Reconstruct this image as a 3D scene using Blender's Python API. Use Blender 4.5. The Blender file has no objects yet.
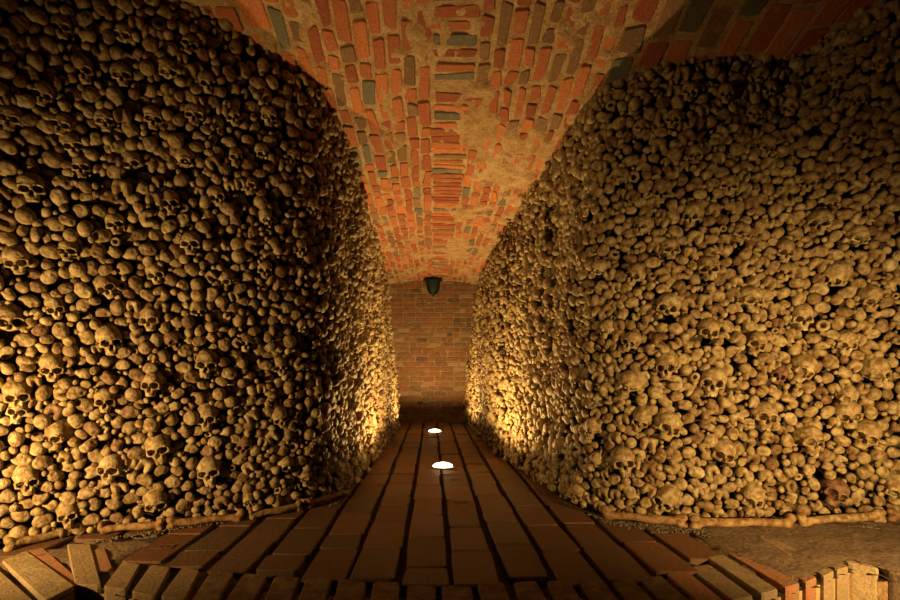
import bpy, math, random
import numpy as np
from mathutils import Vector, Matrix

rng = np.random.default_rng(11)
random.seed(11)
scene = bpy.context.scene
col = scene.collection

# ------------------------------------------------------------------ camera, world, light, exposure
CAM_H, FOC, VPX, VPY = 0.9, 500.0, 432.0, 370.0
cd = bpy.data.cameras.new('camera'); cam = bpy.data.objects.new('camera', cd); col.objects.link(cam)
cam.location = (0, 0, CAM_H); cam.rotation_euler = (math.pi/2, 0, 0)
cd.sensor_width = 36.0; cd.lens = FOC*36.0/900.0
cd.shift_x = (450-VPX)/900.0; cd.shift_y = (VPY-300)/900.0
cd.clip_start = 0.05
scene.camera = cam
world = bpy.data.worlds.new('world'); scene.world = world; world.use_nodes = True
world.node_tree.nodes['Background'].inputs[0].default_value = (1.0, 0.55, 0.25, 1)
world.node_tree.nodes['Background'].inputs[1].default_value = 0.002
scene.view_settings.view_transform = 'Standard'; scene.view_settings.look = 'None'
scene.view_settings.exposure = 0.0; scene.view_settings.gamma = 1.0
scene.view_settings.use_curve_mapping = False
try:
    scene.cycles.max_bounces = 6; scene.cycles.diffuse_bounces = 1
except Exception: pass

WARM = (1.0, 0.605, 0.22)
def lamp(name, kind, loc, target, energy, size=0.08, cone=150, blend=0.6, color=WARM):
    l = bpy.data.lights.new(name, kind); l.energy = energy; l.color = color
    l.shadow_soft_size = size
    if kind == 'SPOT':
        l.spot_size = math.radians(cone); l.spot_blend = blend
    o = bpy.data.objects.new(name, l); col.objects.link(o); o.location = loc
    d = Vector(target) - Vector(loc)
    o.rotation_euler = d.to_track_quat('-Z', 'Y').to_euler()
    return o
# uplights standing in the vestibule either side of the viewer
lamp('vestibule_lamp_left', 'SPOT', (-2.36, 1.50, 0.42), (-1.65, 2.85, 0.80), 235, 0.03, 122, 1.0)
lamp('vestibule_lamp_right', 'SPOT', (2.15, 0.85, 0.50), (2.0, 3.0, 0.46), 365, 0.03, 92, 1.0)
# the two lamps sunk in the corridor paving
lamp('paving_lamp_near', 'SPOT', (0.10, 4.64, 0.10), (0.10, 4.64, 3.0), 210, 0.04, 172, 0.30)
lamp('paving_lamp_far', 'SPOT', (0.04, 7.26, 0.10), (0.04, 7.26, 3.0), 170, 0.04, 172, 0.30)

# ------------------------------------------------------------------ helpers
def link(name, me, mat=None, parent=None):
    o = bpy.data.objects.new(name, me); col.objects.link(o)
    if mat and not me.materials: me.materials.append(mat)
    if parent: o.parent = parent
    return o
def tag(o, label=None, cat=None, group=None, kind=None):
    if label: o['label'] = label
    if cat: o['category'] = cat
    if group: o['group'] = group
    if kind: o['kind'] = kind
    return o
def quad_mesh(name, V, Q, smooth=True):
    me = bpy.data.meshes.new(name)
    V = np.ascontiguousarray(V, dtype=np.float32); Q = np.ascontiguousarray(Q, dtype=np.int32)
    me.vertices.add(len(V)); me.vertices.foreach_set('co', V.ravel())
    k = Q.shape[1]
    me.loops.add(Q.size); me.loops.foreach_set('vertex_index', Q.ravel())
    me.polygons.add(len(Q)); me.polygons.foreach_set('loop_start', np.arange(0, Q.size, k, dtype=np.int32))
    me.polygons.foreach_set('loop_total', np.full(len(Q), k, dtype=np.int32))
    me.polygons.foreach_set('use_smooth', np.full(len(Q), smooth, dtype=bool))
    me.update(calc_edges=True)
    return me
def sm(x, a, b):
    t = np.clip((x-a)/(b-a), 0, 1); return t*t*(3-2*t)
_tab = np.random.default_rng(5).random((64, 64))
def noise2(x, y):
    xi = np.floor(x).astype(int); yi = np.floor(y).astype(int)
    fx = x-xi; fy = y-yi; fx = fx*fx*(3-2*fx); fy = fy*fy*(3-2*fy)
    g = lambda a, b: _tab[a % 64, b % 64]
    return (g(xi, yi)*(1-fx)+g(xi+1, yi)*fx)*(1-fy)+(g(xi, yi+1)*(1-fx)+g(xi+1, yi+1)*fx)*fy
def fbm(x, y):
    return (noise2(x, y)+.5*noise2(x*2.1+7, y*2.1+3)+.25*noise2(x*4.3+1, y*4.3+9)+.12*noise2(x*9+5, y*9+2))/1.87

# surface nets: turns a distance function into a quad mesh
def surface_nets(fn, lo, hi, h):
    lo = np.array(lo, float); n = np.ceil((np.array(hi)-lo)/h).astype(int)+1
    ax = [lo[i]+h*np.arange(n[i]) for i in range(3)]
    X, Y, Z = np.meshgrid(*ax, indexing='ij')
    F = fn(X, Y, Z)
    ins = F < 0
    nx, ny, nz = n
    acc = np.zeros((nx-1, ny-1, nz-1, 3)); cnt = np.zeros((nx-1, ny-1, nz-1))
    corners = [(i, j, k) for i in (0, 1) for j in (0, 1) for k in (0, 1)]
    def sub(A, c): return A[c[0]:c[0]+nx-1, c[1]:c[1]+ny-1, c[2]:c[2]+nz-1]
    for a in corners:
        for d in range(3):
            if a[d] == 1: continue
            b = list(a); b[d] = 1; b = tuple(b)
            fa, fb = sub(F, a), sub(F, b)
            m = (fa < 0) != (fb < 0)
            t = np.where(m, fa/(fa-fb+1e-20), 0)
            p = np.zeros(acc.shape); 
            for q in range(3): p[..., q] = a[q]
            p[..., d] += t
            acc += p*m[..., None]; cnt += m
    act = cnt > 0
    idx = -np.ones(act.shape, int); ijk = np.argwhere(act); idx[act] = np.arange(len(ijk))
    V = lo+h*(ijk+acc[act]/cnt[act][:, None])
    quads = []
    for d in range(3):
        e1, e2 = [(1, 2), (2, 0), (0, 1)][d]
        sl0 = [slice(None)]*3; sl1 = [slice(None)]*3
        sl0[d] = slice(0, n[d]-1); sl1[d] = slice(1, n[d])
        A, B = ins[tuple(sl0)], ins[tuple(sl1)]
        P = np.argwhere(A != B)
        P = P[(P[:, e1] > 0) & (P[:, e2] > 0) & (P[:, e1] < n[e1]-1) & (P[:, e2] < n[e2]-1)]
        a = A[tuple(P.T)]
        u = np.zeros(3, int); u[e1] = 1; v = np.zeros(3, int); v[e2] = 1
        q = np.stack([idx[tuple((P-u-v).T)], idx[tuple((P-v).T)], idx[tuple(P.T)], idx[tuple((P-u).T)]], 1)
        q[~a] = q[~a][:, ::-1]
        quads.append(q)
    return V, np.concatenate(quads)
def ell(X, Y, Z, c, r):
    k = np.sqrt(((X-c[0])/r[0])**2+((Y-c[1])/r[1])**2+((Z-c[2])/r[2])**2)
    return (k-1)*min(r)*(.5+.5*np.minimum(k, 2))
def cap(X, Y, Z, a, b, ra, rb):
    a = np.array(a, float); b = np.array(b, float); ab = b-a
    t = np.clip(((X-a[0])*ab[0]+(Y-a[1])*ab[1]+(Z-a[2])*ab[2])/(ab@ab), 0, 1)
    return np.sqrt((X-a[0]-t*ab[0])**2+(Y-a[1]-t*ab[1])**2+(Z-a[2]-t*ab[2])**2)-(ra+(rb-ra)*t)
def su(a, b, k):
    h = np.clip(.5+.5*(b-a)/k, 0, 1); return b+(a-b)*h-k*h*(1-h)
def ss(a, b, k):
    return -su(-a, b, k)

# ------------------------------------------------------------------ materials
def new_mat(name):
    m = bpy.data.materials.new(name); m.use_nodes = True
    nt = m.node_tree; bs = nt.nodes['Principled BSDF']
    return m, nt, bs
def N(nt, t, **kw):
    n = nt.nodes.new(t)
    for k, v in kw.items():
        if k in n.inputs: n.inputs[k].default_value = v
        else: setattr(n, k, v)
    return n
def ramp(nt, stops, fac=None, interp='LINEAR'):
    r = nt.nodes.new('ShaderNodeValToRGB'); r.color_ramp.interpolation = interp
    while len(r.color_ramp.elements) < len(stops): r.color_ramp.elements.new(0.5)
    for e, (p, c) in zip(r.color_ramp.elements, stops): e.position = p; e.color = (*c, 1)
    if fac is not None: nt.links.new(fac, r.inputs[0])
    return r
def mixc(nt, fac, a, b, mode='MIX'):
    m = nt.nodes.new('ShaderNodeMix'); m.data_type = 'RGBA'; m.blend_type = mode
    for s, v in ((0, fac), (6, a), (7, b)):
        if hasattr(v, 'is_linked') or hasattr(v, 'links'): nt.links.new(v, m.inputs[s])
        elif isinstance(v, tuple): m.inputs[s].default_value = (*v, 1)
        else: m.inputs[s].default_value = v
    return m.outputs[2]
def add_bump(nt, bs, height, strength, dist):
    b = nt.nodes.new('ShaderNodeBump'); b.inputs['Strength'].default_value = strength
    b.inputs['Distance'].default_value = dist
    nt.links.new(height, b.inputs['Height']); nt.links.new(b.outputs[0], bs.inputs['Normal'])

def bone_material(name, stops, rough=0.6):
    m, nt, bs = new_mat(name)
    g = nt.nodes.new('ShaderNodeNewGeometry'); oi = nt.nodes.new('ShaderNodeObjectInfo')
    ad = N(nt, 'ShaderNodeMath', operation='ADD'); nt.links.new(g.outputs['Random Per Island'], ad.inputs[0]); nt.links.new(oi.outputs['Random'], ad.inputs[1])
    fr = N(nt, 'ShaderNodeMath', operation='FRACT'); nt.links.new(ad.outputs[0], fr.inputs[0])
    c = ramp(nt, stops, fr.outputs[0])
    n1 = N(nt, 'ShaderNodeTexNoise', Scale=34.0, Detail=5.0); nt.links.new(g.outputs['Position'], n1.inputs['Vector'])
    st = ramp(nt, [(0.36, (0, 0, 0)), (0.66, (1, 1, 1))], n1.outputs[0])
    dirt = mixc(nt, st.outputs[0], (0.42, 0.30, 0.20), (1.0, 1.0, 1.0))
    cc = mixc(nt, 1.0, c.outputs[0], dirt, 'MULTIPLY')
    nt.links.new(cc, bs.inputs['Base Color'])
    bs.inputs['Roughness'].default_value = rough
    bs.inputs['Specular IOR Level'].default_value = 0.35
    n2 = N(nt, 'ShaderNodeTexNoise', Scale=190.0, Detail=4.0); nt.links.new(g.outputs['Position'], n2.inputs['Vector'])
    n3 = N(nt, 'ShaderNodeTexNoise', Scale=75.0, Detail=3.0, Roughness=0.6); nt.links.new(g.outputs['Position'], n3.inputs['Vector'])
    ad2 = N(nt, 'ShaderNodeMath', operation='MULTIPLY_ADD'); nt.links.new(n3.outputs[0], ad2.inputs[0]); ad2.inputs[1].default_value = 1.8; nt.links.new(n2.outputs[0], ad2.inputs[2])
    add_bump(nt, bs, ad2.outputs[0], 0.8, 0.0045)
    return m
M_BONE = bone_material('aged_bone', [(0.0, (0.475, 0.380, 0.185)), (0.3, (0.380, 0.290, 0.137)), (0.55, (0.522, 0.430, 0.229)), (0.8, (0.323, 0.240, 0.114)), (0.93, (0.247, 0.150, 0.070)), (1.0, (0.551, 0.470, 0.264))])
M_SKULL = bone_material('aged_skull_bone', [(0.0, (0.513, 0.410, 0.202)), (0.5, (0.437, 0.340, 0.167)), (1.0, (0.570, 0.480, 0.255))], 0.5)
M_SKULLBR = bone_material('brown_skull_bone', [(0.0, (0.209, 0.120, 0.066)), (1.0, (0.285, 0.170, 0.097))], 0.5)
M_RAIL = bone_material('reddish_bone', [(0.0, (0.342, 0.180, 0.070)), (0.5, (0.380, 0.250, 0.106)), (1.0, (0.475, 0.360, 0.167))], 0.5)
M_TEETH = bone_material('tooth_enamel', [(0.0, (0.589, 0.520, 0.299)), (1.0, (0.522, 0.440, 0.238))], 0.35)

def simple_mat(name, c, rough=0.8, metal=0.0, bump=None, scale=60.0, c2=None):
    m, nt, bs = new_mat(name)
    g = nt.nodes.new('ShaderNodeNewGeometry')
    n = N(nt, 'ShaderNodeTexNoise', Scale=scale, Detail=6.0); nt.links.new(g.outputs['Position'], n.inputs['Vector'])
    r = ramp(nt, [(0.3, c), (0.7, c2 or tuple(x*1.4 for x in c))], n.outputs[0])
    nt.links.new(r.outputs[0], bs.inputs['Base Color'])
    bs.inputs['Roughness'].default_value = rough; bs.inputs['Metallic'].default_value = metal
    if bump: add_bump(nt, bs, n.outputs[0], bump, 0.01)
    return m
M_PACK = simple_mat('packed_bone_dust', (0.022, 0.014, 0.008), 0.95, 0, 0.6, 40.0, (0.06, 0.038, 0.02))  # stack core; shade in the gaps between bones is painted into its colour
M_GROUT = simple_mat('dark_earth_joint', (0.02, 0.013, 0.008), 0.95, 0, 0.6, 90.0, (0.05, 0.034, 0.02))
M_IRON = simple_mat('dark_green_iron', (0.012, 0.02, 0.016), 0.45, 0.6, 0.2, 80.0)
M_STEEL = simple_mat('worn_steel_ring', (0.10, 0.09, 0.08), 0.4, 0.9, 0.1, 80.0)
M_GRAVEL = simple_mat('grey_green_grit', (0.08, 0.068, 0.042), 0.9, 0, 0.3, 30.0, (0.19, 0.155, 0.095))
M_PIT = simple_mat('dark_pit_paving', (0.05, 0.03, 0.018), 0.9, 0, 0.5, 20.0)

def brick_material(name, dust, dustamt, rough=0.75, bump=0.6):
    m, nt, bs = new_mat(name)
    at = N(nt, 'ShaderNodeAttribute', attribute_name='brick_colour')
    g = nt.nodes.new('ShaderNodeNewGeometry')
    n1 = N(nt, 'ShaderNodeTexNoise', Scale=14.0, Detail=7.0, Roughness=0.65); nt.links.new(g.outputs['Position'], n1.inputs['Vector'])
    n2 = N(nt, 'ShaderNodeTexNoise', Scale=75.0, Detail=6.0, Roughness=0.7); nt.links.new(g.outputs['Position'], n2.inputs['Vector'])
    v = ramp(nt, [(0.25, (0.55, 0.55, 0.55)), (0.75, (1.25, 1.2, 1.15))], n2.outputs[0])
    c = mixc(nt, 1.0, at.outputs[0], v.outputs[0], 'MULTIPLY')
    f = ramp(nt, [(1-dustamt, (0, 0, 0)), (min(1, 1.25-dustamt), (1, 1, 1))], n1.outputs[0])
    c = mixc(nt, f.outputs[0], c, dust)
    nt.links.new(c, bs.inputs['Base Color'])
    bs.inputs['Roughness'].default_value = rough
    ad = N(nt, 'ShaderNodeMath', operation='ADD'); nt.links.new(n1.outputs[0], ad.inputs[0]); nt.links.new(n2.outputs[0], ad.inputs[1])
    add_bump(nt, bs, ad.outputs[0], bump, 0.008)
    return m
M_CEILB = brick_material('vault_brick', (0.44, 0.30, 0.15), 0.43, 0.85, 0.9)
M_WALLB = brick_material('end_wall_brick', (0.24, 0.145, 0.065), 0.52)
M_WALLMORTAR = simple_mat('end_wall_mortar', (0.16, 0.10, 0.045), 0.95, 0, 0.6, 12.0, (0.32, 0.22, 0.11))
M_FLOORB = brick_material('paving_brick', (0.14, 0.09, 0.045), 0.47, 0.6, 1.0)
M_RIMB = brick_material('step_brick', (0.26, 0.19, 0.10), 0.60, 0.8, 1.0)
m, nt, bs = new_mat('vault_mortar')
g = nt.nodes.new('ShaderNodeNewGeometry')
n1 = N(nt, 'ShaderNodeTexNoise', Scale=9.0, Detail=8.0, Roughness=0.65); nt.links.new(g.outputs['Position'], n1.inputs['Vector'])
n2 = N(nt, 'ShaderNodeTexNoise', Scale=60.0, Detail=6.0, Roughness=0.7); nt.links.new(g.outputs['Position'], n2.inputs['Vector'])
r1 = ramp(nt, [(0.3, (0.34, 0.18, 0.075)), (0.52, (0.50, 0.33, 0.16)), (0.75, (0.62, 0.47, 0.27))], n1.outputs[0])
r2 = ramp(nt, [(0.3, (0.5, 0.48, 0.45)), (0.6, (1.05, 1.05, 1.0))], n2.outputs[0])
nt.links.new(mixc(nt, 1.0, r1.outputs[0], r2.outputs[0], 'MULTIPLY'), bs.inputs['Base Color'])
bs.inputs['Roughness'].default_value = 0.95
add_bump(nt, bs, n2.outputs[0], 0.8, 0.012)
M_MORTAR = m
m, nt, bs = new_mat('glowing_lamp_glass')
bs.inputs['Base Color'].default_value = (1, 0.9, 0.7, 1)
bs.inputs['Emission Color'].default_value = (1.0, 0.82, 0.45, 1); bs.inputs['Emission Strength'].default_value = 12.0
M_GLOW = m
m, nt, bs = new_mat('smoked_lantern_glass')
bs.inputs['Base Color'].default_value = (0.02, 0.035, 0.03, 1); bs.inputs['Roughness'].default_value = 0.35
bs.inputs['Transmission Weight'].default_value = 0.1
M_SMOKE = m

# ------------------------------------------------------------------ space: vault height and the curves of the two bone stacks
def ceil_z(x, y):
    s1 = 1/(1+np.exp((y-2.9)/.40)); s2 = 1/(1+np.exp((y-3.4)/.3))
    return 2.47+.5*s1-.09*np.minimum(x*x, 1.2)*(1-s2)
def floor_pt(px, py):
    d = CAM_H*FOC/(py-VPY); return np.array([(px-VPX)/FOC*d, d, 0.0])
def ceil_pt(px, py):
    a = (px-VPX)/FOC; b = -(py-VPY)/FOC
    lo_, hi_ = .3, 12.0
    for _ in range(60):
        d = (lo_+hi_)/2
        if CAM_H+b*d < ceil_z(np.float64(a*d), np.float64(d)): lo_ = d
        else: hi_ = d
    return np.array([a*d, d, CAM_H+b*d])
END_Y = 8.8
LEFT = [((398, 420.3), (384.5, 283)), ((396, 430), (382, 266)), ((385, 444), (375, 240)), ((371, 465), (362, 195)), ((352, 487), (347, 143)), ((326, 501), (325, 98)),
        ((290, 509), (298, 70)), ((230, 518), (215, 20)), ((160, 527), (150, -15)), ((95, 534), (80, -48)), ((30, 543), (5, -90)), ((-50, 555), (-85, -140)), ((-160, 574), (-210, -200))]
RIGHT = [((465, 420.3), (477, 283)), ((472, 428), (484, 270)), ((484, 440), (497, 245)), ((500, 455), (514, 219)), ((520, 470), (536, 184)), ((545, 487), (562, 142)), ((568, 501), (579, 114)),
         ((595, 512), (600, 89)), ((640, 520), (645, 71)), ((700, 523), (705, 60)), ((780, 522), (788, 57)), ((835, 520), (832, 32)), ((900, 519), (893, -8)), ((980, 522), (985, -55)), ((1090, 530), (1110, -100))]
def catmull(P, m=24):
    P = np.array(P); Q = np.vstack([2*P[0]-P[1], P, 2*P[-1]-P[-2]]); out = []
    for i in range(1, len(Q)-2):
        for k in range(m):
            t = k/m; a, b, c, d = Q[i-1:i+3]
            out.append(.5*(2*b+(c-a)*t+(2*a-5*b+4*c-d)*t*t+(3*b-a-3*c+d)*t**3))
    out.append(P[-1]); return np.array(out)
class Stack:
    def __init__(s, ctrl, sign):
        s.sign = sign
        B = catmull([floor_pt(*a) for a, b in ctrl]); T = catmull([ceil_pt(*b) for a, b in ctrl])
        Mid = (B+T)/2; L = np.concatenate([[0], np.cumsum(np.linalg.norm(np.diff(Mid, axis=0), axis=1))])
        s.L = L[-1]; s.u = np.arange(0, s.L, .02)
        f = lambda A: np.stack([np.interp(s.u, L, A[:, k]) for k in range(3)], 1)
        s.B, s.T = f(B), f(T)
        s.H = np.linalg.norm(s.T-s.B, axis=1)
    def base(s, u, v):
        i = np.clip(u/.02, 0, len(s.u)-1.001); k = i.astype(int); fr = (i-k)[:, None]
        B = s.B[k]*(1-fr)+s.B[k+1]*fr; T = s.T[k]*(1-fr)+s.T[k+1]*fr
        H = np.linalg.norm(T-B, axis=1)
        t = (v/H)[:, None]
        return B+(T-B)*t
    def normal(s, u, v):
        e = .05
        du = s.base(u+e, v)-s.base(u-e, v); dv = s.base(u, v+e)-s.base(u, v-e)
        n = np.cross(du, dv)*s.sign
        return n/np.linalg.norm(n, axis=1)[:, None]
    def pos(s, u, v, off=0.0):
        u = np.asarray(u, float); v = np.asarray(v, float)
        n = s.normal(u, v)
        w = (fbm(u*1.6+40, v*1.6+3)-.5)*.10*np.minimum(1, v/.25)*np.clip((s.height(u)-v)/.2, 0, 1)
        return s.base(u, v)+n*(w+off)[:, None], n
    def height(s, u): return np.interp(u, s.u, s.H)
SL, SR = Stack(LEFT, -1), Stack(RIGHT, 1)
for S in (SL, SR):
    _, nn = S.pos(np.array([S.L*.75]), np.array([1.2]))
    if nn[0, 1] > 0: S.sign *= -1       # outward = towards the viewer
def project(P):
    return np.stack([VPX+FOC*P[:, 0]/P[:, 1], VPY-FOC*(P[:, 2]-CAM_H)/P[:, 1]], 1)

# ------------------------------------------------------------------ setting: brick builder
OUT = []
for cx_, cy_, a0 in ((1, 1, 0), (-1, 1, 90), (-1, -1, 180), (1, -1, 270)):
    for k in (0, 45, 90): OUT.append((cx_, cy_, math.radians(a0+k)))
def bricks(name, items, mat, kind='structure', parent=None, jit=.0035):
    # items: (centre of the top face, ux, uy, uz, lx, ly, depth, colour)
    V, F, C = [], [], []
    for (c, ux, uy, uz, lx, ly, h, colr) in items:
        r = min(.018, lx*.22, ly*.22); o = len(V)
        c = np.array(c, float); ux, uy, uz = map(lambda q: np.array(q, float), (ux, uy, uz))
        tilt = rng.normal(0, .012, 2)
        cj = rng.normal(0, jit, (4, 2))
        for (ins, dz) in ((0, -h), (0, -.006), (.006, 0.0)):
            for i, (sx, sy, a) in enumerate(OUT):
                X = sx*(lx/2-r)+(r-ins)*math.cos(a)+cj[i//3, 0]; Y = sy*(ly/2-r)+(r-ins)*math.sin(a)+cj[i//3, 1]
                V.append(c+ux*X+uy*Y+uz*(dz+tilt[0]*X+tilt[1]*Y)); C.append((*colr, 1))
        n = 12
        for ring in (0, 1):
            for i in range(n):
                j = (i+1) % n; F.append((o+ring*n+i, o+ring*n+j, o+(ring+1)*n+j, o+(ring+1)*n+i))
        F.append(tuple(o+2*n+i for i in range(n))); F.append(tuple(o+n-1-i for i in range(n)))
    me = bpy.data.meshes.new(name); me.from_pydata([tuple(v) for v in V], [], F); me.update()
    a = me.attributes.new('brick_colour', 'FLOAT_COLOR', 'POINT'); a.data.foreach_set('color', np.array(C, dtype=np.float32).ravel())
    o = link(name, me, mat, parent)
    if kind: o['kind'] = kind
    return o
def sheet(name, xs, ys, fz, mat, parent=None):
    X, Y = np.meshgrid(xs, ys, indexing='ij'); Z = fz(X, Y)
    V = np.stack([X.ravel(), Y.ravel(), Z.ravel()], 1)
    n, m_ = X.shape; I = np.arange(n*m_).reshape(n, m_)
    Q = np.stack([I[:-1, :-1].ravel(), I[1:, :-1].ravel(), I[1:, 1:].ravel(), I[:-1, 1:].ravel()], 1)
    o = link(name, quad_mesh(name, V, Q), mat, parent)
    return o

# ---- vault: mortar bed with real bricks standing in it
def brick_col():
    k = random.random()
    if k < .08: c = (0.17, 0.16, 0.11)
    elif k < .24: c = (0.24, 0.135, 0.065)
    elif k < .5: c = (0.40, 0.125, 0.045)
    elif k < .8: c = (0.50, 0.17, 0.055)
    else: c = (0.34, 0.09, 0.035)
    j = random.uniform(.85, 1.25); return tuple(q*j for q in c)
def groin(x): return 2.62+.22*x if x < 0 else 2.45
def mortar_h(X, Y):
    f = .62*fbm(X*3.6+11, Y*2.2+31)+.38*fbm(X*13+2, Y*8+5)+.07*sm(X, .2, .6)-.05*sm(-X, .1, .5)
    p = sm(f, .505, .635)
    near = (sm(Y, 2.6, 3.4)*.55+.45)*(1-.75*sm(np.abs(X), .85, 1.2)*(1-sm(Y, 3.0, 3.4)))
    rough_ = (fbm(X*17+3, Y*17+1)-.5)*.034*(.35+.65*sm(near, .2, .45))
    return .0085-.017*p*near+rough_*(.45+.4*p)
ceiling = sheet('ceiling', np.arange(-3.4, 3.6, .016), np.arange(.9, END_Y+.1, .016), lambda X, Y: ceil_z(X, Y)+mortar_h(X, Y), M_MORTAR)
ceiling['kind'] = 'structure'
so = ceiling.modifiers.new('thickness', 'SOLIDIFY'); so.thickness = 0.12; so.offset = 1
items = []
def cb(x, y, lx, ly, rot=0.0):
    z = float(ceil_z(np.float64(x), np.float64(y))); e = .02
    gx = float(ceil_z(np.float64(x+e), np.float64(y))-z)/e; gy = float(ceil_z(np.float64(x), np.float64(y+e))-z)/e
    n = np.array([gx, gy, -1.0]); n /= np.linalg.norm(n)
    a = np.array([math.cos(rot), math.sin(rot), 0]); ux = a-n*(a@n); ux /= np.linalg.norm(ux); uy = np.cross(n, ux)
    items.append(((x, y, z+random.gauss(0, .003)), ux, uy, n, lx, ly, .07, brick_col()))
y = 1.2
while y < END_Y:
    w = random.choice((.058, .062, .07))
    cb(.13+random.gauss(0, .006), y+w/2, .25+random.gauss(0, .012), w, random.gauss(0, .02)); y += w+.015
x = .265
def column(x0, w, y0=1.2):
    y = y0+random.uniform(-.25, 0)
    while y < END_Y-.05:
        l = random.choice((.19, .24, .22, .12, .13, .10)) if w < .1 else random.choice((.26, .28, .15, .28))
        l = min(l, END_Y-y)
        cb(x0+w/2+random.gauss(0, .003), y+l/2, w-.004, l, random.gauss(0, .018)); y += l+.017
x = .268
while x < 3.4:
    w = .072 if x < 1.0 else .125
    column(x, w-random.uniform(0, .01)); x += w+.016
x = -.008
while x > -3.3:
    w = .072 if x > -.85 else .12
    column(x-w, w); x -= w+.016
bricks('vault_brickwork', items, M_CEILB, kind=None, parent=ceiling, jit=.0065)

# ---- end wall
items = []
def wall_col(z):
    k = random.random()
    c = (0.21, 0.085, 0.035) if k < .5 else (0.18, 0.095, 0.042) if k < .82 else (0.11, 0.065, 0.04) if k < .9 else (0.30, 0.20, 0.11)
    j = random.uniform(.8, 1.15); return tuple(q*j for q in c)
row = 0; z = 0.02
while z < 2.75:
    x = -1.6+(row % 2)*.11
    while x < 1.6:
        l = .205 if random.random() < .75 else .1
        c = wall_col(z)
        if abs(z-.31) < .045 and -.25 < x+l/2 < -.04: c = (0.015, 0.01, 0.008)  # gap openings low in the wall, their shade painted as near-black bricks
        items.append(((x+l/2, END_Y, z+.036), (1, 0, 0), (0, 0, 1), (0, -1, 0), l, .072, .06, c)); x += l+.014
    z += .086; row += 1
endw = sheet('wall_back', np.arange(-1.7, 1.7, .03), np.arange(-.1, 2.9, .03), lambda X, Z: (fbm(X*9, Z*9)-.5)*.012-.8*0, M_WALLMORTAR)
co = np.zeros(len(endw.data.vertices)*3, dtype=np.float32); endw.data.vertices.foreach_get('co', co); co = co.reshape(-1, 3)
sw = np.stack([co[:, 0], END_Y+.008+co[:, 2], co[:, 1]], 1).astype(np.float32); endw.data.vertices.foreach_set('co', sw.ravel()); endw.data.update()
endw['kind'] = 'structure'
so = endw.modifiers.new('thickness', 'SOLIDIFY'); so.thickness = 0.15; so.offset = -1
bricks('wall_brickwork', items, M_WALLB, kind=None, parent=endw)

# ---- floor: paving with open joints, step rim around the viewer's pit
RIM = np.array([(-1.62, 0.3), (-1.55, 1.2), (-1.50, 1.85), (-1.47, 2.10), (-1.15, 2.0), (-.8, 1.90), (0, 1.80), (.8, 1.84), (1.3, 1.98), (1.63, 2.13), (1.95, 2.31), (2.05, 2.15), (2.12, 1.7), (2.2, .3)])
seg = np.linalg.norm(np.diff(RIM, axis=0), axis=1); RL = np.concatenate([[0], np.cumsum(seg)])
def rim_pt(s):
    return np.array([np.interp(s, RL, RIM[:, 0]), np.interp(s, RL, RIM[:, 1])])
def in_rim(x, y):
    poly = np.vstack([RIM, [(2.2, -1), (-1.62, -1)]]); c = False; j = len(poly)-1
    for i in range(len(poly)):
        if (poly[i, 1] > y) != (poly[j, 1] > y) and x < (poly[j, 0]-poly[i, 0])*(y-poly[i, 1])/(poly[j, 1]-poly[i, 1])+poly[i, 0]: c = not c
        j = i
    return c
items = []
def floor_col():
    k = random.random()
    c = (0.17, 0.080, 0.034) if k < .5 else (0.15, 0.085, 0.04) if k < .8 else (0.21, 0.088, 0.036)
    j = random.uniform(.7, .98); return tuple(q*j for q in c)
def rim_col():
    k = random.random()
    c = (0.36, 0.25, 0.13) if k < .5 else (0.40, 0.15, 0.06) if k < .72 else (0.46, 0.35, 0.19) if k < .88 else (0.28, 0.19, 0.11)
    j = random.uniform(.85, 1.15); return tuple(q*j for q in c)
# directions of the rim bricks: radial in the corners, straight in the middle
ctrs = {'l': np.array((-1.2, 1.85)), 'r': np.array((1.55, 1.85))}
rim_items = []
def rim_dir(s):
    keys = [0, .9, 1.6, 1.80, 1.90, 2.5, 3.3, 4.1, 4.6, 5.0, 5.4, 5.60, 5.75, 7.7]
    ang = [150, 146, 143, 140, 112, 97, 91, 89, 90, 88, 80, 60, 36, 20]
    a = math.radians(np.interp(s, keys, ang)); return np.array((math.cos(a), math.sin(a)))
s = .05; rim_list = []
while s < RL[-1]-.05:
    w = random.uniform(.108, .122)*(1.12 if s < 1.72 else 1); p = rim_pt(s+w/2); d = rim_dir(s+w/2)
    rim_list.append((s, w, p, d)); s += w+(.028 if s > 1.7 else .016)
def rim_depth(x): return .30+.20*sm(x, 1.1, 1.6)+.38*sm(-x, 1.38, 1.46)
for (s, w, p, d) in rim_list:
    L_ = float(rim_depth(p[0]))
    c2 = p+d*L_/2; n2 = rim_pt(s+w)-rim_pt(s); n2 = n2/np.linalg.norm(n2)
    dm = .20
    colr = rim_col() if abs(p[0]) > .95 else floor_col()
    rim_items.append(((c2[0], c2[1], .004+random.gauss(0, .002)), (n2[0], n2[1], 0), (d[0], d[1], 0), (0, 0, 1), w, L_, .30, colr))
for (cx_, cy_, a_, w_, l_) in ((-1.60, 2.36, 128, .12, .34), (-1.745, 2.29, 140, .085, .66)):
    d = (math.cos(math.radians(a_)), math.sin(math.radians(a_)))
    rim_items.append(((cx_, cy_, .001), (d[1], -d[0], 0), (d[0], d[1], 0), (0, 0, 1), w_, l_, .08, rim_col()))
def rim_back_dist(x, y):      # how far (x,y) lies behind the rim edge
    P = np.array((x, y)); best = 9
    for i in range(len(RIM)-1):
        a, b = RIM[i], RIM[i+1]; t = np.clip((P-a)@(b-a)/((b-a)@(b-a)), 0, 1); best = min(best, np.linalg.norm(P-a-t*(b-a)))
    return -best if in_rim(x, y) else best
stamps = []
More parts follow.
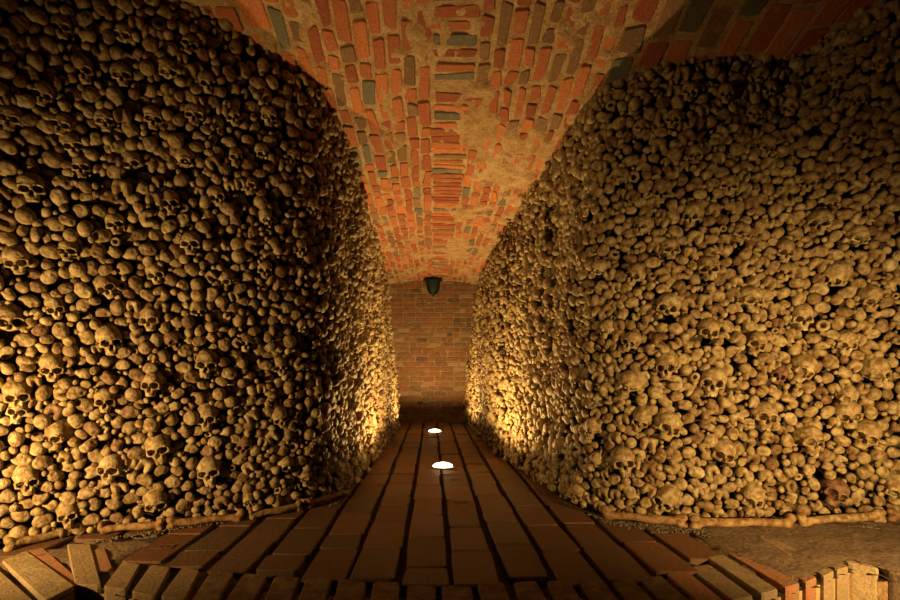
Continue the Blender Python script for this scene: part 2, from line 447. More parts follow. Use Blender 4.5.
def stamp(x, y, a=0.0):
    for (dx, dy, lx, ly) in ((0, .028, .10, .006), (0, -.028, .10, .006), (-.05, 0, .006, .056), (.05, 0, .006, .056), (-.015, 0, .008, .03), (.018, 0, .008, .03)):
        items.append(((x+dx, y+dy, .0018), (1, 0, 0), (0, 1, 0), (0, 0, 1), lx, ly, .01, (0.17, 0.082, 0.036)))
cw = .223
for k in range(-9, 13):
    x0 = -.14+cw*k; xc = x0+cw/2
    y = 1.9+((k*37) % 11)*.034
    first = True
    while y < END_Y:
        l = .40 if random.random() < .85 else .2
        yc = y+l/2
        fan = .10*max(0, abs(xc)-.9)
        if rim_back_dist(xc, yc-l/2) < float(rim_depth(xc))-.04:
            y += .02; continue
        items.append(((xc+random.gauss(0, .003), yc, random.gauss(0, .003)), (1, 0, 0), (0, 1, 0), (0, 0, 1), cw-.026-random.random()*.010, l-.006, .06, floor_col()))
        if random.random() < .16 and y < 4.5: stamp(xc, yc)
        y += l+.004
floor = sheet('floor', np.arange(-3.6, 3.8, .03), np.arange(-.4, END_Y+.1, .03), lambda X, Y: -.040+.018*sm(np.abs(X), .9, 1.3)+(fbm(X*12, Y*12)-.5)*.014+.012*sm(fbm(X*2.2+5, Y*2.2+9), .5, .7)*sm(np.abs(X-.1), 1.0, 1.4), M_GROUT)
# cut the pit out of the floor sheet
me = floor.data
import bmesh
bm = bmesh.new(); bm.from_mesh(me)
dead = [f for f in bm.faces if in_rim(f.calc_center_median().x, f.calc_center_median().y)]
bmesh.ops.delete(bm, geom=dead, context='FACES'); bm.to_mesh(me); bm.free()
floor['kind'] = 'structure'
bricks('paving_brickwork', items, M_FLOORB, kind=None, parent=floor)
bricks('rim_brickwork', rim_items, M_RIMB, kind=None, parent=floor)
# riser mortar below the rim and pit floor
V, Q = [], []
for i in range(len(RIM)):
    d = rim_dir(RL[i]); p = RIM[i]+d*.02
    V += [(p[0], p[1], -.035), (p[0], p[1], -.6), (p[0]+d[0]*.2, p[1]+d[1]*.2, -.6), (p[0]+d[0]*.2, p[1]+d[1]*.2, -.035)]
for i in range(len(RIM)-1):
    for k in range(4):
        a, b = i*4+k, i*4+(k+1) % 4; Q.append((a, b, b+4, a+4))
link('step_mortar', quad_mesh('step_mortar', np.array(V), np.array(Q), False), M_MORTAR, floor)
pit = sheet('pit_paving', np.arange(-2.2, 2.8, .1), np.arange(-.4, 2.7, .1), lambda X, Y: -.45+(fbm(X*4, Y*4)-.5)*.02, M_PIT, floor)

def dirt_z(X, Y):
    a = sm(X, 1.0, 1.7)*sm(fbm(X*2.3+5, Y*2.3+9)+.14*sm(X, 1.1, 2.0), .38, .56)
    b = sm(-X, 1.1, 1.6)*sm(fbm(X*2.9+5, Y*2.9+2), .5, .64)*.8
    return -.026+.036*np.maximum(a, b*.8)+(fbm(X*14, Y*14)-.5)*.014
M_DIRT = simple_mat('trodden_dirt', (0.11, 0.068, 0.034), 0.95, 0, 0.7, 45.0, (0.22, 0.15, 0.08))
dirt = sheet('dirt_layer', np.arange(-3.0, 3.4, .02), np.arange(1.9, 3.3, .02), dirt_z, M_DIRT, floor)
bm = bmesh.new(); bm.from_mesh(dirt.data)
dead = [f for f in bm.faces if rim_back_dist(f.calc_center_median().x, f.calc_center_median().y) < .03 or abs(f.calc_center_median().x) < .85]
bmesh.ops.delete(bm, geom=dead, context='FACES'); bm.to_mesh(dirt.data); bm.free()

# ---- bodies of the two bone stacks (core behind the bones, painted near-black for the shade between them)
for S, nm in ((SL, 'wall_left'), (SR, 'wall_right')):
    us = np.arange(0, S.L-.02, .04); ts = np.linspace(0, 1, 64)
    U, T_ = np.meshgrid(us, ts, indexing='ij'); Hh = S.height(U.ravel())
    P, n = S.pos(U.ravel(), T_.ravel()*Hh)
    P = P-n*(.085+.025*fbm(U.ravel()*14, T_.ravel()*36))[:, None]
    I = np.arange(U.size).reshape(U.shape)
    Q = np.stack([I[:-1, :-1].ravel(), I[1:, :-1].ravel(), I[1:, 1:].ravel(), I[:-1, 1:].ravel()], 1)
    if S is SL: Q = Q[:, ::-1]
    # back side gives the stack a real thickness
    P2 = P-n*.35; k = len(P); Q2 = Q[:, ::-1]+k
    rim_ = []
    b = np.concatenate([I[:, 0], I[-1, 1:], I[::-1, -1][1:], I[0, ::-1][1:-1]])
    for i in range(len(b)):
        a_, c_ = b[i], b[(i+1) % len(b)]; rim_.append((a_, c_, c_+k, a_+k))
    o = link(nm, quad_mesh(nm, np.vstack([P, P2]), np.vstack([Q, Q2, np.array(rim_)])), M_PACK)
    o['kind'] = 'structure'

# ------------------------------------------------------------------ skull meshes
def skull_sdf(wd=1.0, long_=1.0, arch=True, broken=False):
    def f(X, Y, Z):
        X = np.abs(X)/wd; Y0 = Y; Y = np.where(Y > 0, Y/long_, Y)
        d = ell(X, Y, Z, (0, .022, -.018), (.070, .066, .088))
        d = su(d, ell(X, Y, Z, (0, .018, .028), (.056, .050, .046)), .02)
        d = su(d, ell(X, Y, Z, (.027, .004, .062), (.026, .009, .014)), .010)
        d = su(d, cap(X, Y, Z, (0, .002, .067), (0, -.020, .079), .009, .006), .008)
        d = su(d, ell(X, Y, Z, (0, -.046, .046), (.034, .036, .030)), .014)
        d = su(d, cap(X, Y, Z, (.022, -.030, .063), (.050, -.030, .048), .011, .010), .008)
        d = su(d, cap(X, Y, Z, (.050, .002, .050), (.052, -.028, .048), .006, .009), .006)
        d = su(d, ell(X, Y, Z, (0, -.074, .046), (.029, .014, .030)), .008)
        d = su(d, ell(X, Y, Z, (.050, -.036, -.03), (.013, .022, .018)), .018)
        if arch: d = su(d, cap(X, Y, Z, (.053, -.030, .042), (.066, -.022, .004), .0052, .005), .005); d = su(d, cap(X, Y, Z, (.066, -.022, .004), (.056, -.018, -.020), .005, .006), .006)
        d = ss(d, ell(X, Y, Z, (.078, -.012, .030), (.019, .030, .028)), .008)
        d = ss(d, ell(X, Y, Z, (.0285, -.014, .066), (.0222, .0195, .052)), .003)
        d = ss(d, cap(X, Y, Z, (0, -.026, .090), (.004, -.048, .076), .006, .0115), .003)
        d = ss(d, ell(X, Y, Z, (0, -.035, .070), (.010, .016, .045)), .003)
        d = ss(d, ell(X, Y, Z, (.032, -.062, .075), (.010, .008, .012)), .008)
        d = np.maximum(d, -(Y0+.083))
        d = ss(d, ell(X, Y, Z, (0, -.10, .02), (.022, .03, .03)), .006)
        if broken: d = ss(d, ell(X, Y, Z, (.02, -.075, .05), (.05, .03, .05)), .006)
        return d
    return f
lo, hi = (-.088, -.092, -.115), (.088, .102, .098)
SK_VAR = [dict(), dict(wd=.93, long_=1.08), dict(wd=1.06, arch=False), dict(wd=1.0, long_=1.04, broken=True)]
SK_HI, SK_LO = [], []
for i, kw in enumerate(SK_VAR):
    V, Q = surface_nets(skull_sdf(**kw), lo, hi, .0027); SK_HI.append(quad_mesh('skull', V, Q))
    V, Q = surface_nets(skull_sdf(**kw), lo, hi, .0055); SK_LO.append(quad_mesh('skull', V, Q))
def teeth_sdf(X, Y, Z):
    d = None
    for k in range(-4, 5):
        if k in (-1, 3): continue
        a = k*.24
        c = (.026*math.sin(a), -.082, .046+.027*math.cos(a))
        e = ell(X, Y, Z, c, (.0042, .0085, .004)); d = e if d is None else np.minimum(d, e)
    return d
V, Q = surface_nets(teeth_sdf, (-.04, -.10, .02), (.04, -.07, .085), .0018); TEETH = quad_mesh('upper_teeth', V, Q)
TEETH.materials.append(M_TEETH)
SK_HI_B, SK_LO_B = [m_.copy() for m_ in SK_HI], [m_.copy() for m_ in SK_LO]
for m_ in SK_HI+SK_LO: m_.materials.append(M_SKULL)
for m_ in SK_HI_B+SK_LO_B: m_.materials.append(M_SKULLBR)

# ------------------------------------------------------------------ bone-end meshes (nominal radius about .036, end towards +z)
def k_knob(X, Y, Z, sh=.11):          # two condyles with a notch below
    X2 = np.abs(X)
    d = ell(X2, Y, Z, (.020, -.006, 0), (.0155, .030, .026))
    d = su(d, ell(X2, Y, Z, (.006, .016, -.002), (.025, .015, .020)), .008)
    return su(d, cap(X, Y, Z, (0, .006, -.018), (0, .006, -sh), .021, .015), .015)
def k_plate(X, Y, Z, sh=.11):         # flat two-dished plateau
    X2 = np.abs(X)
    d = ell(X2, Y, Z, (.016, -.001, 0), (.021, .023, .013))
    d = su(d, ell(X, Y, Z, (0, .018, -.008), (.016, .012, .014)), .010)
    d = ss(d, ell(X2, Y, Z, (.017, -.001, .016), (.012, .014, .011)), .003)
    return su(d, cap(X, Y, Z, (0, 0, -.010), (0, 0, -sh), .024, .014), .014)
def k_lump(X, Y, Z, sh=.11):          # lop-sided head with tubercles
    d = ell(X, Y, Z, (.006, 0, 0), (.026, .024, .021))
    d = su(d, ell(X, Y, Z, (-.020, .010, -.006), (.012, .013, .014)), .006)
    d = su(d, ell(X, Y, Z, (-.018, -.014, -.008), (.010, .010, .013)), .006)
    d = ss(d, ell(X, Y, Z, (-.010, -.002, .020), (.007, .009, .008)), .004)
    return su(d, cap(X, Y, Z, (0, 0, -.012), (0, 0, -sh), .020, .013), .014)
def k_ball(X, Y, Z, sh=.11):          # round head on a neck
    d = ell(X, Y, Z, (0, 0, 0), (.034, .034, .032))
    d = ss(d, ell(X, Y, Z, (.006, -.004, .034), (.006, .006, .005)), .005)
    return su(d, cap(X, Y, Z, (0, 0, -.02), (0, 0, -sh), .022, .018), .012)
def k_oval(X, Y, Z, sh=.11):
    d = ell(X, Y, Z, (0, 0, 0), (.027, .036, .024))
    d = su(d, ell(X, Y, Z, (.012, .014, -.006), (.018, .018, .016)), .008)
    return su(d, cap(X, Y, Z, (0, 0, -.01), (0, 0, -sh), .022, .016), .012)
def k_shaft(X, Y, Z, sh=.11):         # broken hollow shaft
    d = cap(X, Y, Z, (0, 0, .0), (0, 0, -sh), .030, .028)
    d = np.maximum(d, Z-.008-.3*X*(Y > -1))
    return ss(d, cap(X, Y, Z, (0, 0, .06), (0, 0, -.03), .014, .012), .005)
KNOBBED, ROUND = [k_knob, k_plate, k_lump], [k_ball, k_oval, k_shaft]
def tmpl(fn, h, sh): return surface_nets(lambda X, Y, Z: fn(X, Y, Z, sh), (-.045, -.045, -sh-.03), (.045, .045, .042), h)

# ------------------------------------------------------------------ where the skulls sit (traced from the photograph onto the stacks)
SKL = """85 72 24;122 75 18;168 74 17;152 117 20;195 115 20;103 122 18;65 127 18;233 120 16;263 156 17;132 163 20;185 160 22;80 170 18;33 190 26;268 117 14;73 147 14;10 120 22
172 204 22;218 197 15;250 190 15;117 227 20;193 247 22;68 252 20;17 262 24;155 277 19;228 283 18;265 270 16;107 288 22;58 308 20;10 325 30;152 322 22;198 312 18;110 343 26;53 367 24
207 363 24;155 387 23;280 367 17;247 343 16;267 220 16;17 397 26;105 404 22;208 418 24;160 448 26;245 445 18b;113 470 26;210 473 24;157 505 24;25 480 26;58 438 24;20 412 22;282 420 18
285 467 18;247 502 16;68 517 22;300 330 14;318 395 14;330 440 15;300 250 12;338 470 14;172 342 15b;60 30 16;125 38 15;190 45 14;205 85 14;235 160 14;42 95 16;295 160 12;312 210 12;350 420 12;305 480 15"""
SKR = """725 98 14;755 115 17;675 120 15;792 108 15;838 78 18;770 90 15;768 147 18;697 158 16;730 187 20;663 193 20;862 133 16;695 217 20;642 230 18;668 250 20;740 237 20;820 225 24;858 240 20
783 252 20;708 272 23;637 278 20;750 300 24;838 278 24;670 308 24;868 300 22;803 320 22;787 274 14;710 332 22;755 347 22;845 343 20;667 367 24;803 372 24;875 373 25;712 385 26;630 387 24
633 343 18;780 377 16b;847 399 20;668 427 27;765 418 28;807 443 30;848 414 24;868 436 26;722 455 30;623 462 27;665 503 29;753 500 28;833 495 28b;897 488 30;560 450 18;592 430 18;578 497 18
595 463 16;608 330 15;600 270 14;575 380 14;545 400 12;620 180 14;690 95 12;640 130 13;880 180 18;810 185 18;885 60 14;815 120 15;860 100 14;590 210 12;560 300 12;640 420 20"""
class Spot: pass
spots = []
def surf_grid(S):
    u = np.arange(.1, S.L-.1, .02); v = np.arange(.06, 3.4, .02)
    U, Vv = np.meshgrid(u, v, indexing='ij'); U = U.ravel(); Vv = Vv.ravel(); ok = Vv < S.height(U)-.04
    U, Vv = U[ok], Vv[ok]; P, n = S.pos(U, Vv); return U, Vv, P, n, project(P)
for S, txt, side in ((SL, SKL, 'left'), (SR, SKR, 'right')):
    U, Vv, P, n, px = surf_grid(S)
    tocam = np.array((0, 0, CAM_H))-P; facing = (n*tocam).sum(1) > 0
    for e in txt.replace('\n', ';').split(';'):
        a = e.split(); x, y = float(a[0]), float(a[1]); br = a[2].endswith('b'); sz = float(a[2].rstrip('b'))
        d2 = (px[:, 0]-x)**2+(px[:, 1]-y)**2+(~facing)*1e6
        i = int(np.argmin(d2))
        if d2[i] > 400: continue
        q = Spot(); q.S = S; q.side = side; q.u, q.v = U[i], Vv[i]; q.px = (x, y); q.br = br
        nom = .142*FOC/P[i, 1]*.93
        q.scale = float(np.clip(sz/nom*.92, .70, 1.03)); q.sz = sz; q.Y = P[i, 1]; q.corr = False; q.listed = True
        q.v = max(q.v, .095*q.scale)
        spots.append(q)
# smaller skulls scattered along the corridor faces
for S, side in ((SL, 'left'), (SR, 'right')):
    U, Vv, P, n, px = surf_grid(S)
    cand = np.where((P[:, 1] > 3.9) & (P[:, 1] < 8.3))[0]
    k = 0; tries = 0
    while k < 34 and tries < 5000:
        tries += 1; i = int(rng.choice(cand))
        if all(q.S is not S or (q.u-U[i])**2+(q.v-Vv[i])**2 > .30**2 for q in spots):
            q = Spot(); q.S = S; q.side = side; q.u, q.v = U[i], Vv[i]; q.px = tuple(px[i]); q.br = random.random() < .08
            q.scale = random.uniform(.85, 1.0); q.sz = q.scale*.142*FOC/P[i, 1]; q.Y = P[i, 1]; q.corr = True; q.listed = False; spots.append(q); k += 1

def frame_mats(n, roll, pitch, yaw):
    # columns: right, up, outward
    m_ = len(n); up = np.tile([0, 0, 1.0], (m_, 1)); up -= n*(up*n).sum(1)[:, None]; up /= np.linalg.norm(up, axis=1)[:, None]
    rt = np.cross(up, n)
    R = np.stack([rt, up, n], 2)
    def rx(a): c, s_ = np.cos(a), np.sin(a); z, o = np.zeros(m_), np.ones(m_); return np.stack([np.stack([o, z, z], 1), np.stack([z, c, -s_], 1), np.stack([z, s_, c], 1)], 1)
    def ry(a): c, s_ = np.cos(a), np.sin(a); z, o = np.zeros(m_), np.ones(m_); return np.stack([np.stack([c, z, s_], 1), np.stack([z, o, z], 1), np.stack([-s_, z, c], 1)], 1)
    def rz(a): c, s_ = np.cos(a), np.sin(a); z, o = np.zeros(m_), np.ones(m_); return np.stack([np.stack([c, -s_, z], 1), np.stack([s_, c, z], 1), np.stack([z, z, o], 1)], 1)
    return R@ry(yaw)@rx(pitch)@rz(roll)
def mat44(R, p, s_):
    M = Matrix.Identity(4)
    for i in range(3):
        for j in range(3): M[i][j] = R[i, j]*s_
        M[i][3] = p[i]
    return M

ORD = ['first', 'second', 'third', 'fourth', 'fifth', 'sixth', 'seventh', 'eighth', 'ninth', 'tenth', 'eleventh', 'twelfth', 'thirteenth', 'fourteenth', 'fifteenth', 'sixteenth', 'seventeenth', 'eighteenth', 'nineteenth', 'twentieth']
def ordn(i): return ORD[i] if i < len(ORD) else 'far'
# bands of skulls by height above the floor in the picture
for side in ('left', 'right'):
    for corr in (False, True):
        Q_ = [q for q in spots if q.side == side and q.corr == corr]
        Q_.sort(key=lambda q: q.v)
        nb = 8 if not corr else 4; per = -(-len(Q_)//nb)
        for b in range(nb):
            B = Q_[b*per:(b+1)*per]
            B.sort(key=lambda q: -q.u if side == 'left' else q.u)     # left stack from the picture's left edge; right stack from the corridor corner
            for i, q in enumerate(B): q.band = b; q.rank = i; q.n_in = len(B)
BANDS = ['lowest', 'second-lowest', 'third-lowest', 'fourth-lowest', 'fourth-highest', 'third-highest', 'second-highest', 'topmost']
CB = ['knee-high', 'waist-high', 'head-high', 'topmost']
for q in spots:
    if q.corr:
        q.short = '%s %s row skull, %s corridor side' % (ordn(q.rank), CB[q.band], q.side)
    else:
        q.short = '%s skull along the %s row, %s stack' % (ordn(q.rank), BANDS[q.band], q.side)
def place_skull(q, proto_cache={}):
    P, n = q.S.pos(np.array([q.u]), np.array([q.v]))
    roll = random.gauss(-.12 if q.side == 'left' else -.22, .16)
    if q.side == 'left': roll = random.gauss(.08, .15)
    else: roll = random.gauss(-.25, .17)
    pitch = random.gauss(.02, .10)
    # turn the face somewhat towards the middle of the room
    yaw = random.gauss(-.10 if q.side == 'left' else -.22, .2)
    n_ = n.copy()
    R = frame_mats(n_, np.array([roll]), np.array([pitch]), np.array([yaw]))[0]
    nv = random.choice([0, 0, 1, 1, 2, 3])
    if q.px == (753.0, 500.0): nv = 1
    big = q.sz > 17
    me = ((SK_HI_B if big else SK_LO_B) if q.br else (SK_HI if big else SK_LO))[nv]
    p = P[0]-n[0]*(.028 if q.side == 'left' else .014)+np.array([0, 0, .012])
    o = link('skull', me); o.matrix_world = mat44(R, p, q.scale)
    if big and nv != 3 and random.random() < .35:
        t = link('upper_teeth', TEETH, None, o)
    tone = 'brown' if q.br else 'ochre'
    size = 'large' if q.sz > 25 else 'small' if q.sz < 16 else 'mid-sized'
    if q.corr:
        lab = '%s %s skull, %s from near end of %s row, %s corridor bone wall' % (size, tone, ordn(q.rank), CB[q.band], q.side)
    else:
        ref = 'from left picture edge' if q.side == 'left' else 'from the corridor corner'
        lab = '%s %s skull, %s %s, %s skull row, %s stack' % (size, tone, ordn(q.rank), ref, BANDS[q.band], q.side)
    w_ = lab.split()
    tag(o, ' '.join(w_[:16]), 'skull', 'skulls set in the %s bone stack' % q.side)
    q.obj = o
for q in spots: place_skull(q)

# ------------------------------------------------------------------ packing the bone ends between the skulls
all_b = []   # stack, u, v, r
for S in (SL, SR):
    cell = .09; grid = {}
    def put(u, v, r): grid.setdefault((int(u/cell), int(v/cell)), []).append((u, v, r))
    for q in spots:
        if q.S is S:
            put(q.u, q.v+.030*q.scale, .060*q.scale); put(q.u, q.v-.050*q.scale, .036*q.scale); put(q.u, q.v-.015*q.scale, .052*q.scale)
    area = S.L*2.5
    for (r0, r1, dens, f) in ((.038, .043, 330, .82), (.031, .037, 900, .79), (.026, .030, 1500, .79), (.020, .025, 2100, .79), (.015, .019, 2500, .81), (.010, .013, 1200, .92)):
        nT = int(area*dens); uu = rng.random(nT)*(S.L-.06)+.03; vv = rng.random(nT)*3.4; rr = rng.uniform(r0, r1, nT); hh = S.height(uu)
        for u, v, r, h in zip(uu.tolist(), vv.tolist(), rr.tolist(), hh.tolist()):
            if v < r*.75+.004 or v > h+.02: continue
            ci, cj = int(u/cell), int(v/cell); ok = True
            for a in (ci-1, ci, ci+1):
                for b in (cj-1, cj, cj+1):
                    for (x, y, s_) in grid.get((a, b), ()):
                        if (x-u)**2+(y-v)**2 < ((r+s_)*f)**2: ok = False; break
                    if not ok: break
                if not ok: break
            if ok:
                put(u, v, r); all_b.append((0 if S is SL else 1, u, v, r))
A = np.array(all_b)
Pb = np.zeros((len(A), 3)); Nb = np.zeros((len(A), 3))
for k, S in ((0, SL), (1, SR)):
    m_ = A[:, 0] == k; Pb[m_], Nb[m_] = S.pos(A[m_, 1], A[m_, 2])
pxb = project(Pb)
rad = A[:, 3]
kind = np.where(rng.random(len(A)) < np.where(rad > .028, .84, np.where(rad > .022, .5, .25)), 0, 1)   # 0 knobbed, 1 round
var = np.where(kind == 0, np.where(A[:, 0] == 0, rng.choice([0, 1, 1, 1, 1, 2], len(A)), rng.choice([0, 0, 0, 1, 1, 2], len(A))), np.where(rad < .021, rng.choice([0, 1], len(A)), rng.choice([0]*6+[1]*6+[2], len(A))))
roll = np.where(rng.random(len(A)) < .6, rng.normal(0, .5, len(A)), rng.uniform(-3.14, 3.14, len(A)))
Rb = frame_mats(Nb, roll, rng.normal(0, .22, len(A)), rng.normal(0, .22, len(A)))
off = rng.normal(-.004, 1, len(A))*np.where(Pb[:, 1] > 3.7, .025, .010)-.25*rad
Pc = Pb+Nb*off[:, None]
scl = rad/.0355*1.06
viewc = np.clip((Nb*((np.array((0, 0, CAM_H))-Pb)/np.linalg.norm(Pb-np.array((0, 0, CAM_H)), axis=1)[:, None])).sum(1), 0, 1)
pxsize = rad*FOC/Pb[:, 1]*np.sqrt(np.maximum(viewc, .01))
inview = (pxb[:, 0] > 3) & (pxb[:, 0] < 897) & (pxb[:, 1] > 3) & (pxb[:, 1] < 597) & (viewc > .1)
single = np.zeros(len(A), bool)
for kd in (0, 1):
    idx = np.where((kind == kd) & inview)[0]; idx = idx[np.argsort(-pxsize[idx])][:300]; single[idx] = True
KN = [KNOBBED, ROUND]
NAMES = ['knobbed_bone', 'rounded_bone']
print('bones', len(A), 'knobbed', (kind == 0).sum(), 'skulls', len(spots))
for kd in (0, 1):
    Vs, Qs, base = [], [], 0
    for lod, (h, sh) in enumerate(((.0058, .055), (.0102, .035))):
        far = (Pb[:, 1] > 3.9) | (rad < .019)
        for vi in range(3):
            m_ = (kind == kd) & (var == vi) & ~single & (far == bool(lod))
            if not m_.any(): continue
            V, Q = tmpl(KN[kd][vi], h, sh)
            W = np.einsum('nij,kj->nki', Rb[m_]*scl[m_][:, None, None], V)+Pc[m_][:, None, :]
            c = len(W); Vs.append(W.reshape(-1, 3)); Qs.append((Q[None]+np.arange(c)[:, None, None]*len(V)).reshape(-1, 4)+base); base += c*len(V)
    o = link('packed_%ss' % NAMES[kd], quad_mesh(NAMES[kd]+'_mass', np.vstack(Vs), np.vstack(Qs)), M_BONE)
    tag(o, ['smaller and farther double-knobbed bone ends packed over both bone stacks', 'smaller and farther round bone ends packed over both bone stacks'][kd], 'bones', None, 'stuff')
    print(o.name, base)
# the single bones that show largest
PROT = [[quad_mesh(NAMES[k], *tmpl(KN[k][i], .0038, .11)) for i in range(3)] for k in (0, 1)]
for r_ in PROT:
    for m_ in r_: m_.materials.append(M_BONE)
DESC = [['double-knobbed', 'flat two-dished', 'lumpy'], ['ball-headed', 'oval', 'hollow broken']]
DIRS = ['right of', 'upper right of', 'above', 'upper left of', 'left of', 'lower left of', 'below', 'lower right of']
qpx = np.array([project(q.S.pos(np.array([q.u]), np.array([q.v]))[0])[0] for q in spots])
used = {}
order = np.where(single)[0]
order = order[np.argsort([np.min(np.hypot(*(qpx-pxb[i]).T)) for i in order])]
WHERE = ['just', 'one bone further', 'two bones further', 'three bones further', 'four bones further', 'five bones further', 'six bones further']
for i in order:
    kd, vi = int(kind[i]), int(var[i])
    o = link(NAMES[kd], PROT[kd][vi]); o.matrix_world = mat44(Rb[i], Pc[i], float(scl[i]))
    dd = np.hypot(*(qpx-pxb[i]).T); j = int(np.argmin(dd)); v = pxb[i]-qpx[j]
    sec = int(round(math.atan2(-v[1], v[0])/(math.pi/4))) % 8
    key = (kd, vi, j, sec); used[key] = used.get(key, -1)+1
    w_ = WHERE[min(used[key], 6)]
    q = spots[j]
    lab = '%s bone end %s %s the %s' % (DESC[kd][vi], w_, DIRS[sec], q.short)
    words = lab.replace(' along the ', ', ').split()
    if len(words) > 16: words = lab.replace(' bone end', ' end').replace(' along the ', ', ').split()
    tag(o, ' '.join(words[:16]), 'bone', '%s bone ends in the %s stack' % (('knobbed', 'rounded')[kd], q.side))

# ------------------------------------------------------------------ long bones laid along the foot of the stacks
def long_bone_sdf(L_, bend):
    def f(X, Y, Z):
        Yb = Y-bend*(1-(X/(L_/2))**2)
        d = cap(X, Yb, Z, (-L_/2+.03, 0, 0), (L_/2-.03, 0, 0), .019, .016)+.0025*np.sin(X*31)*np.cos(Z*40+1)
        d = su(d, ell(X, Yb, np.abs(Z), (-L_/2+.018, 0, .017), (.024, .019, .017)), .014)
        d = su(d, ell(X, Yb, Z, (L_/2-.014, .0, .020), (.020, .020, .020)), .014)
        d = su(d, ell(X, Yb, Z, (L_/2-.03, .0, -.012), (.022, .016, .016)), .014)
        return d
    return f
LB = []
for (L_, bend) in ((.44, .010), (.40, -.012), (.36, .008)):
    V, Q = surface_nets(long_bone_sdf(L_, bend), (-L_/2-.03, -.045, -.055), (L_/2+.03, .045, .055), .0042)
    me = quad_mesh('long_bone', V, Q); me.materials.append(M_RAIL); LB.append((me, L_))
RAILS = [((2, 553), (97, 531), 'reddish long bone lying at the left edge below the raking light'),
         ((97, 536), (162, 531), 'reddish long bone lying under the lowest skull of the left stack'),
         ((165, 530), (243, 522), 'dull long bone lying left of the gap toward the corridor, left stack'),
         ((247, 521), (300, 511), 'thin reddish long bone lying near the left corridor corner'),
         ((305, 510), (348, 495), 'dark long bone lying right at the left corridor corner'),
         ((602, 519), (688, 528), 'brown long bone lying under the first lowest skull near the right corridor corner'),
         ((692, 529), (796, 529), 'pale long bone lying under the tall narrow skull of the right stack'),
         ((800, 528), (886, 522), 'large bright long bone lying below the brown skull of the right stack'),
         ((890, 521), (965, 524), 'long bone with lumpy end cut off by the right picture edge')]
for i, (a, b, lab) in enumerate(RAILS):
    A_, B_ = floor_pt(*a), floor_pt(*b); c = (A_+B_)/2; dx = B_-A_; L2 = np.linalg.norm(dx); dx /= L2
    me, L_ = LB[i % 3]
    o = link('long_bone', me)
    ly_ = np.cross((0, 0, 1), dx); R = np.stack([dx, np.cross((0, 0, 1), dx), np.array((0, 0, 1.0))], 1)
    if i % 2: R = R@np.diag((-1, -1, 1))
    sc_ = L2/L_
    o.matrix_world = mat44(R, c+np.array((0, 0, .022)), 1.0)
    o.matrix_world = mat44(R@np.diag((sc_, 1.35, 1.35) if i > 4 else (sc_, 1.15, 1.15)), c+np.array((0, .015, .030)), 1.0)
    tag(o, lab, 'bone', 'long bones laid along the foot of the bone stacks')

# ------------------------------------------------------------------ grit along the right stack
V0 = np.array([(math.cos(a)*r, math.sin(a)*r, z) for z, r in ((-.6, .6), (.1, 1.0), (.7, .55)) for a in np.arange(6)*math.pi/3]+[(0, 0, -.8), (0, 0, .9)])
T0 = []
for r_ in (0, 1):
    for k in range(6): a, b = r_*6+k, r_*6+(k+1) % 6; T0 += [(a, b, b+6), (a, b+6, a+6)]
for k in range(6): T0 += [(18, (k+1) % 6, k), (19, 12+k, 12+(k+1) % 6)]
T0 = np.array(T0)
Vs, Ts = [], []
def grit(a, b, n, wd):
    for _ in range(n):
        t = random.random(); p = floor_pt(a[0]+(b[0]-a[0])*t, a[1]+(b[1]-a[1])*t)
        s_ = random.uniform(.003, .008); p = p+np.array((0, -abs(random.gauss(0, wd)), .002))
        ang = random.uniform(0, 6.28); R = np.array([[math.cos(ang), -math.sin(ang), 0], [math.sin(ang), math.cos(ang), 0], [0, 0, 1]])
        Ts.append(T0+len(Vs)*20); Vs.append((V0*rng.uniform(.7, 1.3, (20, 1))*s_)@R.T+p)
grit((600, 520), (700, 530), 500, .05); grit((700, 530), (800, 530), 350, .05); grit((800, 530), (898, 524), 300, .06)
grit((100, 540), (340, 502), 350, .03); grit((560, 500), (600, 517), 150, .04)
o = link('grit', quad_mesh('grit', np.vstack(Vs), np.vstack(Ts), False), M_GRAVEL)
tag(o, 'grey-green grit scattered on the floor along the foot of the stacks', 'grit', None, 'stuff')

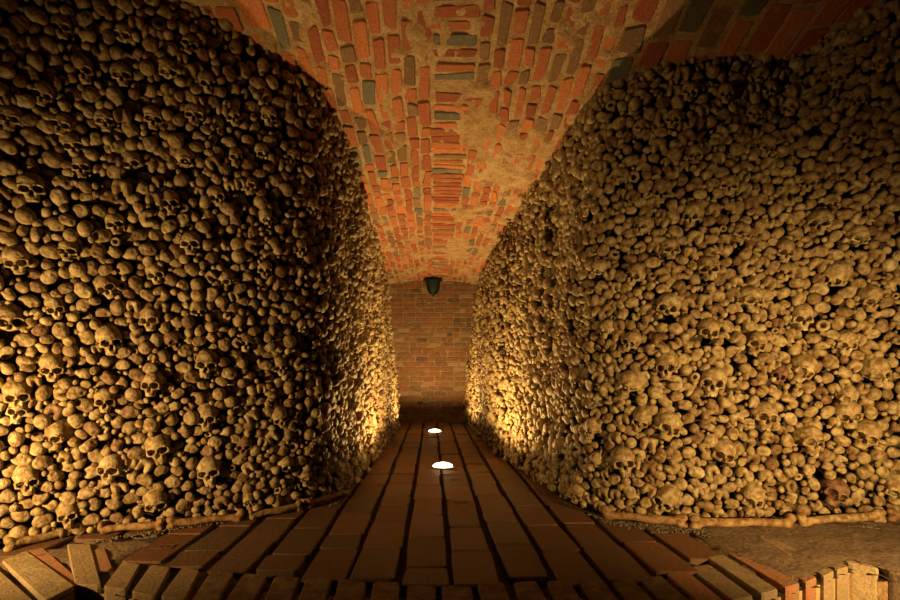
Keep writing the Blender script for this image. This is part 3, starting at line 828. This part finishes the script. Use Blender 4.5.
# ------------------------------------------------------------------ lathe / lamps
def lathe(name, prof, n, mat, parent=None, square=False, rot=0.0):
    V, F = [], []
    for (r, z) in prof:
        for k in range(n):
            a = 2*math.pi*k/n+rot; V.append((r*math.cos(a), r*math.sin(a), z))
    for i in range(len(prof)-1):
        for k in range(n):
            F.append((i*n+k, i*n+(k+1) % n, (i+1)*n+(k+1) % n, (i+1)*n+k))
    me = bpy.data.meshes.new(name); me.from_pydata(V, [], F+[tuple(range(n))[::-1], tuple((len(prof)-1)*n+k for k in range(n))]); me.update()
    for p in me.polygons: p.use_smooth = n > 12
    return link(name, me, mat, parent)
def uplight(loc, lab):
    t = bpy.data.objects.new('floor_uplight', None); col.objects.link(t); t.location = loc
    lathe('mounting_ring', [(.085, -.03), (.125, -.03), (.125, .004), (.118, .010), (.100, .012), (.094, .006), (.085, .004)], 36, M_STEEL, t)
    lathe('lamp_glass', [(.092, -.01), (.092, .008), (.086, .020), (.070, .030), (.045, .037), (.018, .041), (.004, .042)], 32, M_GLOW, t)
    tag(t, lab, 'lamp', 'round uplights sunk in the corridor paving')
    return t
uplight((.10, 4.64, .0), 'nearer and larger glowing round uplight sunk in the corridor paving')
uplight((.04, 7.26, .0), 'farther glowing round uplight in the paving close to the end wall')

t = bpy.data.objects.new('ceiling_lantern', None); col.objects.link(t); t.location = (0.02, 8.55, 2.44)
tag(t, 'dark iron lantern hanging from the vault at the end wall', 'lantern')
q4 = 0.0
lathe('top_plate', [(.02, .03), (.10, .03), (.17, .0), (.175, -.014), (.14, -.022), (.12, -.022)], 8, M_IRON, t, rot=q4)
lathe('glass_body', [(.118, -.022), (.112, -.08), (.098, -.15), (.074, -.21), (.05, -.225)], 8, M_SMOKE, t, rot=q4)
for k in range(8):
    a = 2*math.pi*k/8+q4
    pr = [(.124, -.02), (.117, -.08), (.103, -.15), (.079, -.212), (.05, -.235)]
    V, Q = [], []
    for (r, z) in pr:
        for (dr, dt) in ((-.006, -.007), (.006, -.007), (.006, .007), (-.006, .007)):
            V.append(((r+dr)*math.cos(a)-dt*math.sin(a), (r+dr)*math.sin(a)+dt*math.cos(a), z))
    for i in range(len(pr)-1):
        for k2 in range(4): Q.append((i*4+k2, i*4+(k2+1) % 4, (i+1)*4+(k2+1) % 4, (i+1)*4+k2))
    n_ = len(pr)*4; Q += [(0, 3, 2, 1), (n_-4, n_-3, n_-2, n_-1)]
    link('rib', quad_mesh('rib', np.array(V), np.array(Q), False), M_IRON, t)
lathe('bottom_finial', [(.06, -.222), (.055, -.238), (.03, -.248), (.014, -.262), (.016, -.275), (.004, -.29)], 16, M_IRON, t)
